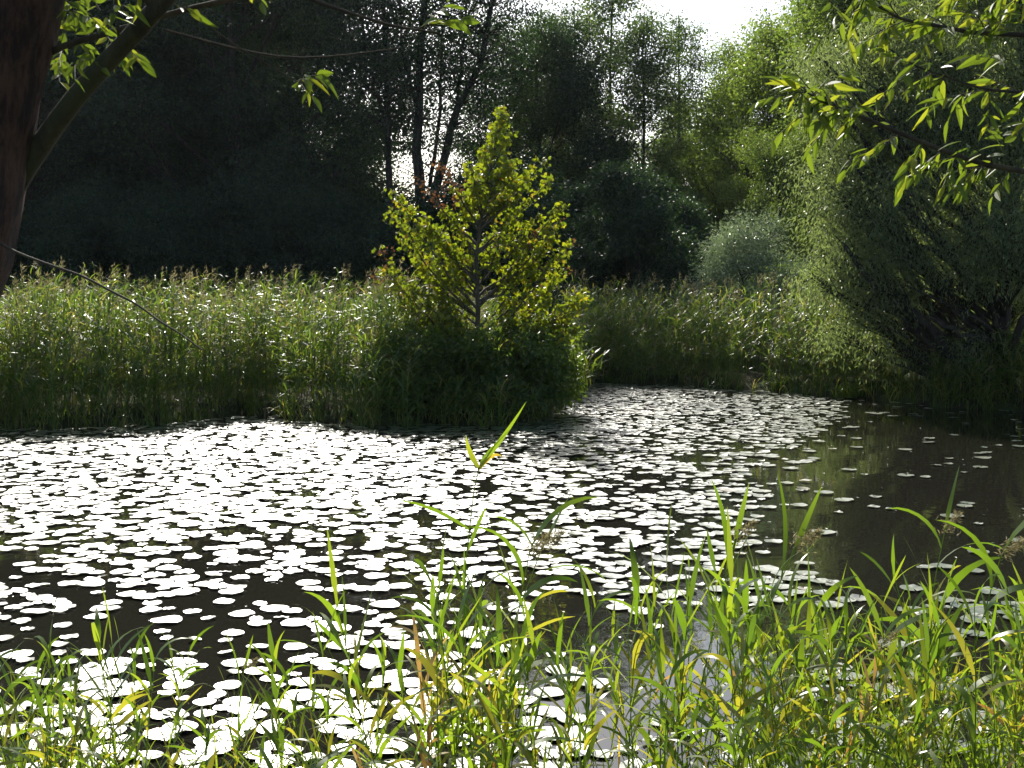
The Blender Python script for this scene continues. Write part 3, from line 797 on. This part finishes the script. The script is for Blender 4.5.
for i, (px, py, Y, tl, lab) in enumerate([
 (757, 524, 4.6, .22, 'reed with brown plume, tallest near the middle right of the front row'), (990, 543, 4.5, .20, 'reed with bushy brown plume at the right edge of the front row'),
 (924, 532, 5.2, .05, 'reed with slim upright brown plume against the dark water'), (716, 536, 4.9, .12, 'reed with small plume just left of the tallest plumed reed'),
 (524, 546, 4.8, .15, 'reed with drooping brown plume in front of the middle pads'), (485, 540, 5.0, .1, 'reed with faint brown plume left of the drooping one'),
 (226, 664, 4.4, .1, 'short reed with brown plume at the lower left'), (876, 636, 4.2, .1, 'short reed with brown plume in the lower right thicket')]):
    place_reed(pproto[i % 3], px, py, Y, rng.uniform(-.4, .4), lab, tilt=tl)
# the lone tall shoot
def lone_shoot():
    rng = np.random.default_rng(55); Y = 4.9 * K
    b = P(462, 700, Y); root = empty('reed_stalk', (b.x, Y, -.2)); org = np.array([b.x, Y, -.2])
    def W(px, py, dy=0): return np.array(P(px, py, Y + dy)) - org
    st = Acc(); tube(st, [(0, 0, 0), W(463, 640), W(466, 560), W(474, 490), W(479, 468)], [.005, .004, .0035, .003, .0025], 6)
    obj('stem', st.mesh('stem', [M['reed_near']], True), root)
    lv = Acc()
    for a_, m_, e_, wd in [((478, 470), (505, 434), (526, 402), .022), ((479, 468), (470, 452), (466, 436), .03), ((480, 466), (488, 452), (512, 428), .012), ((478, 470), (492, 456), (503, 457), .024), ((470, 530), (430, 508), (392, 500), .022), ((468, 550), (480, 520), (486, 508), .02)]:
        q = np.array([W(*a_), W(*m_, .03), W(*e_)]); t = np.linspace(0, 1, 8)[:, None]
        c = q[0] * (1 - t) ** 2 + 2 * t * (1 - t) * (2 * q[1] - .5 * (q[0] + q[2])) + q[2] * t * t
        tg = unit(np.gradient(c, axis=0)); sd = unit(np.cross(tg, [0.15, 1, .35])); wv = np.array([.5, .85, 1, .95, .8, .6, .35, .06])[:, None] * wd / 2
        V = np.concatenate([c - sd * wv, c + sd * wv]); i = np.arange(7)[:, None]
        lv.add(V, np.concatenate([i, i + 1, i + 9, i + 8], 1))
    obj('leaves', lv.mesh('leaves', [M['reed_near']], True), root)
    tag(root, 'single tall reed shoot rising above all others in the middle', 'reed')
lone_shoot()
# low grass fill
n = 480
px = rng.uniform(-60, 1090, n); keep = rng.random(n) * 1.5 < np.interp(px, [-60, 60, 200, 380, 520, 600, 700, 740, 1090], [1, .9, .3, .4, .7, .5, .5, 1.4, 1.6]); px = px[keep]; n = len(px)
Y = K * rng.uniform(3.6, 5.2, n); X = (px - 512) / F * Y
Z = np.maximum(ground_z(X, Y), -.15)
acc = Acc()
ztop = np.interp(px, [-60, 100, 200, 600, 700, 800, 1090], [.55, .45, .3, .35, .4, .62, .68])
for k in range(3):
    long_leaves(acc, np.stack([X + rng.normal(0, .03, n), Y, Z], -1), rng.uniform(0, 6.28, n), rng.uniform(1.1, 1.5, n), rng.uniform(.1, 1.3, n), (ztop - Z) * rng.uniform(.6, 1.25, n) + .1, rng.uniform(.006, .014, n), 5, 0, twist=rng.normal(0, .5, n))
tag(obj('grass', acc.mesh('grass', [M['reed_near']])), 'low grass along the near water edge', None, kind='stuff')

# ------------------------------------------------------------------ near willows: left trunk with limb, right overhanging branch
def sprig(rng, wood, lv, start, end, nleaf, L=.085, W=.02, r=.004, hang=.5, ell=.0):
    bp = curve_pts(start, end, .04, 6, rng, .03)
    tube(wood, bp, np.linspace(r, r * .35, 6), 5, 1)
    f = np.linspace(.12, 1, nleaf)
    C = np.stack([np.interp(f * 5, np.arange(6), bp[:, k]) for k in range(3)], -1)
    d = unit((bp[-1] - bp[0])[None])[0]
    perp = unit(np.cross(d, [0, 0, 1.0])[None])[0]
    sgn = np.where(np.arange(nleaf) % 2 == 0, 1, -1)[:, None]
    ax = unit(d * .7 + perp * sgn * rng.uniform(.3, .9, (nleaf, 1)) + np.array([0, 0, -hang]) + rng.normal(0, .25, (nleaf, 3)))
    nn = unit(rng.normal(0, .5, (nleaf, 3)) + [0, -.2, .6])
    willow_leaves(lv, C, ax, nn, L * rng.uniform(.6, 1.2, nleaf), W * rng.uniform(.8, 1.2, nleaf), rng)
def willow_leaves(acc, C, AX, N, L, W, rng):
    AX = unit(AX); side = unit(np.cross(AX, N)); up = np.cross(side, AX)
    ts = [0, .12, .3, .55, .8, 1.0]; ws = [.08, .3, .5, .46, .25, 0]
    bend = rng.uniform(.0, .35, len(C))
    rows = []
    for t, q in zip(ts, ws):
        c = C + AX * (L * t)[:, None] - up * (L * bend * t * t)[:, None]
        if q == 0: rows.append(c)
        else:
            rows.append(c - side * (W * q)[:, None] + up * (W * q * .35)[:, None]); rows.append(c); rows.append(c + side * (W * q)[:, None] + up * (W * q * .35)[:, None])
    V = np.stack(rows, 1); k = V.shape[1]; n = len(C); b = (np.arange(n) * k)[:, None]
    q = []
    for i in range(4):
        o = i * 3; q += [b + [o, o + 1, o + 4, o + 3], b + [o + 1, o + 2, o + 5, o + 4]]
    base = acc.n; acc.add(V.reshape(-1, 3), np.concatenate(q, 0), 0)
    acc.f.append((np.concatenate([b + [12, 13, 15], b + [13, 14, 15]], 0).astype(np.int32) + base, 0))

def poly(points, n):
    pts = np.array(points, float); t = np.linspace(0, len(pts) - 1, n)
    # smooth interpolation
    out = np.stack([np.interp(t, np.arange(len(pts)), pts[:, k]) for k in range(3)], -1)
    for _ in range(2): out[1:-1] = (out[:-2] + 2 * out[1:-1] + out[2:]) / 4
    return out
def left_willow():
    rng = np.random.default_rng(401); D = 3.0
    org = np.array([P(-230, 700, D * K).x, D * K, .6]); root = empty('near_willow', tuple(org))
    def W(px, py, Y=D): return np.array(P(px, py, Y * K)) - org
    trunk = Acc(); limb = Acc(); lv = Acc()
    tp = poly([(-.1, 0, -.4), W(-205, 640), W(-165, 520), W(-140, 400), W(-44, 270), W(-20, 130), W(14, 0), W(52, -150), W(90, -320), W(120, -520)], 40)
    tube(trunk, tp, np.interp(np.linspace(0, 1, 40), [0, .1, .5, 1], [.24, .18, .155, .1]), 20, rough=.10, rng=rng)
    obj('trunk', trunk.mesh('trunk', [M['bark_near']], True), root)
    lp = poly([W(-60, 300, 3.06), W(-12, 226, 3.06), W(26, 168, 3.05), W(70, 102, 2.98), W(130, 38, 2.85), W(172, -8, 2.8), W(240, -100, 2.8), W(300, -220, 2.8)], 24)
    tube(limb, lp, np.linspace(.038, .019, 24), 12, 0, rough=.06, rng=rng)
    lp2 = poly([W(40, 60, 3.05), W(62, 45, 3.0), W(120, 30, 2.95), (W(175, 12, 2.9)), W(240, -3, 2.9), W(320, -20, 2.9)], 18)
    tube(limb, lp2, np.linspace(.011, .007, 18), 8, 1)
    obj('limb', limb.mesh('limb', [M['bark_branch'], M['twig']], True), root)
    tw = Acc()
    # bare whip below
    whip = Acc(); tube(whip, poly([W(-5, 240, 2.9), W(14, 252, 2.85), W(58, 268, 2.8), W(84, 276, 2.78), W(112, 292, 2.75), W(136, 303, 2.72), W(160, 322, 2.7), W(180, 333, 2.68), W(202, 350, 2.65)], 26), np.linspace(.0045, .0018, 26), 6, 1)
    t1 = poly([W(290, -8, 2.8), W(340, 10, 2.8), W(390, 26, 2.8), W(438, 33, 2.8)], 10); tube(tw, t1, np.linspace(.006, .003, 10), 5, 1)
    t2 = poly([W(165, 30, 2.9), W(230, 48, 2.9), W(290, 60, 2.85), W(350, 55, 2.85), W(400, 48, 2.85)], 12); tube(tw, t2, np.linspace(.004, .002, 12), 5, 1)
    t3 = poly([W(185, 5, 2.8), W(215, 32, 2.8), W(255, 58, 2.8), W(298, 82, 2.8)], 10); tube(tw, t3, np.linspace(.003, .002, 10), 5, 1)
    t4 = poly([W(115, -10, 2.85), W(118, 20, 2.85), W(119, 44, 2.85)], 6); tube(tw, t4, np.linspace(.006, .004, 6), 5, 1)
    sprig(rng, tw, lv, W(296, 82, 2.8), W(322, 74, 2.75), 9, .075, .022, .002, .6)
    sprig(rng, tw, lv, W(300, 84, 2.8), W(312, 96, 2.75), 4, .065, .022, .002, .4)
    sprig(rng, tw, lv, W(415, 30, 2.8), W(470, 18, 2.78), 7, .07, .022, .002, .3)
    sprig(rng, tw, lv, W(425, 28, 2.8), W(448, 2, 2.78), 5, .07, .022, .002, .2)
    sprig(rng, tw, lv, W(248, -12, 2.8), W(262, 2, 2.78), 3, .06, .024, .002, .4)
    sprig(rng, tw, lv, W(175, 6, 2.8), W(200, 14, 2.78), 4, .06, .022, .002, .7)
    for (a_, b_, n_) in [((60, 44), (70, 2), 12), ((75, 40), (95, 62), 10), ((90, 36), (130, 5), 12), ((62, 50), (60, 82), 8), ((105, 34), (122, 60), 10), ((70, 5), (110, -12), 9), ((115, 40), (140, 60), 8),
                         ((66, 20), (84, 15), 9), ((85, 60), (75, 80), 6), ((135, 28), (140, 10), 7), ((60, 10), (100, 25), 10), ((100, 10), (80, -10), 8), ((72, 70), (60, 62), 5)]:
        sprig(rng, tw, lv, W(*a_, 2.95 + rng.uniform(-.1, .4)), W(*b_, 2.9 + rng.uniform(-.2, .3)), n_, .072, .02, .0022, .5)
    # crown above the frame
    for k in range(70):
        s = tp[rng.integers(28, 40)] if k % 2 else lp[rng.integers(15, 24)]
        e = s + np.array([rng.uniform(-.9, .9), rng.uniform(-1.0, .5), rng.uniform(.25, 1.1)])
        tube(tw, curve_pts(s, e, .05, 5, rng), np.linspace(.014, .005, 5), 5, 1)
        for j in range(3): sprig(rng, tw, lv, e, e + rng.normal(0, .18, 3) + [0, 0, .02], 8)
    obj('bare_twig', whip.mesh('bare_twig', [M['twig'], M['twig']], True), root)
    obj('twigs', tw.mesh('twigs', [M['twig'], M['twig']], True), root)
    obj('leaves', lv.mesh('leaves', [M['near_leaf']]), root)
    tag(root, 'dark leaning willow trunk with forking limb at the left edge', 'tree')
left_willow()
def right_willow():
    rng = np.random.default_rng(402)
    org = np.array([3.1, 3.3 * K, .5]); root = empty('overhanging_willow', tuple(org))
    def W(px, py, Y=3.4): return np.array(P(px, py, Y * K)) - org
    trunk = Acc(); tw = Acc(); lv = Acc()
    tp = poly([(0, 0, -.4), (.02, 0, .5), (.0, .05, 1.6), (.1, .1, 2.8), (.15, .1, 4.0)], 20)
    tube(trunk, tp, np.linspace(.17, .08, 20), 14, rough=.1, rng=rng)
    obj('trunk', trunk.mesh('trunk', [M['bark_near']], True), root)
    b1 = poly([tp[9], W(1180, 205), W(1040, 174), W(980, 164), W(920, 142), W(870, 120), W(845, 112), W(820, 100), W(806, 92)], 30)
    b2 = poly([tp[12], W(1160, 60), W(1030, 34), W(975, 34), W(940, 26), W(900, 20), W(868, 0), W(840, -25)], 26)
    b3 = poly([tp[11], W(1170, 120), W(1060, 100), W(1020, 92), W(985, 90), W(950, 78), W(915, 66)], 22)
    b4 = poly([tp[13], W(1160, 0), W(1050, -10), W(1000, -5), W(940, -12)], 16)
    for b, r in ((b1, .012), (b2, .010), (b3, .007), (b4, .01)):
        tube(tw, b, np.concatenate([np.linspace(.03, r, 5), np.linspace(r, .0025, len(b) - 5)]), 6, 0)
    def along(b, i0, n_, up_bias, ln=(.12, .3)):
        for k in range(n_):
            f = rng.uniform(i0, len(b) - 1); i = int(f); s = b[i] + (b[min(i + 1, len(b) - 1)] - b[i]) * (f - i)
            e = s + np.array([-rng.uniform(.02, .2), rng.uniform(-.15, .15), rng.uniform(-.14, .14) + up_bias])
            sprig(rng, tw, lv, s, e, rng.integers(5, 9), .082, .019, .0022, .45)
    along(b1, 9, 27, -.0); along(b2, 8, 16, .0); along(b3, 8, 13, -.02); along(b4, 5, 12, -.08)
    sprig(rng, tw, lv, b1[-1], b1[-1] + np.array([-.08, 0, .03]), 8, .1, .02, .002, .3)
    for (a_, c_, n_) in [((985, 60), (1000, 10), 9), ((960, 150), (945, 185), 7), ((925, 140), (905, 175), 7), ((812, 95), (850, 70), 9), ((1005, 150), (1000, 120), 9), ((1010, 60), (975, 55), 9), ((800, 92), (822, 120), 8), ((830, 3), (838, 14), 5)]:
        sprig(rng, tw, lv, W(*a_), W(*c_, 3.35), n_, .095, .021, .002, .4)
    for k in range(50):
        s = tp[rng.integers(14, 20)]
        e = s + np.array([rng.uniform(-1.2, .9), rng.uniform(-1.0, .8), rng.uniform(.3, 1.3)])
        tube(tw, curve_pts(s, e, .05, 5, rng), np.linspace(.012, .004, 5), 5, 0)
        for j in range(3): sprig(rng, tw, lv, e, e + rng.normal(0, .18, 3), 8)
    obj('branches', tw.mesh('branches', [M['twig'], M['twig']], True), root)
    obj('leaves', lv.mesh('leaves', [M['near_leaf']]), root)
    tag(root, 'near willow whose leafy branches hang in from the upper right', 'tree')
right_willow()

# ------------------------------------------------------------------ air between the camera and the far trees
m, t, out = new_mat('haze')
pv = t.nodes.new('ShaderNodeVolumePrincipled'); pv.inputs['Color'].default_value = (.9, .95, 1, 1)
pv.inputs['Density'].default_value = .00006; pv.inputs['Anisotropy'].default_value = .5
t.links.new(pv.outputs[0], out.inputs['Volume'])
a = Acc(); x, y0, y1, z0, z1 = 1550, -1550, 1850, -3.2, 45
a.add([(-x, y0, z0), (x, y0, z0), (x, y1, z0), (-x, y1, z0), (-x, y0, z1), (x, y0, z1), (x, y1, z1), (-x, y1, z1)],
      [[0, 3, 2, 1], [4, 5, 6, 7], [0, 1, 5, 4], [1, 2, 6, 5], [2, 3, 7, 6], [3, 0, 4, 7]])
tag(obj('haze', a.mesh('haze', [m])), kind='stuff')
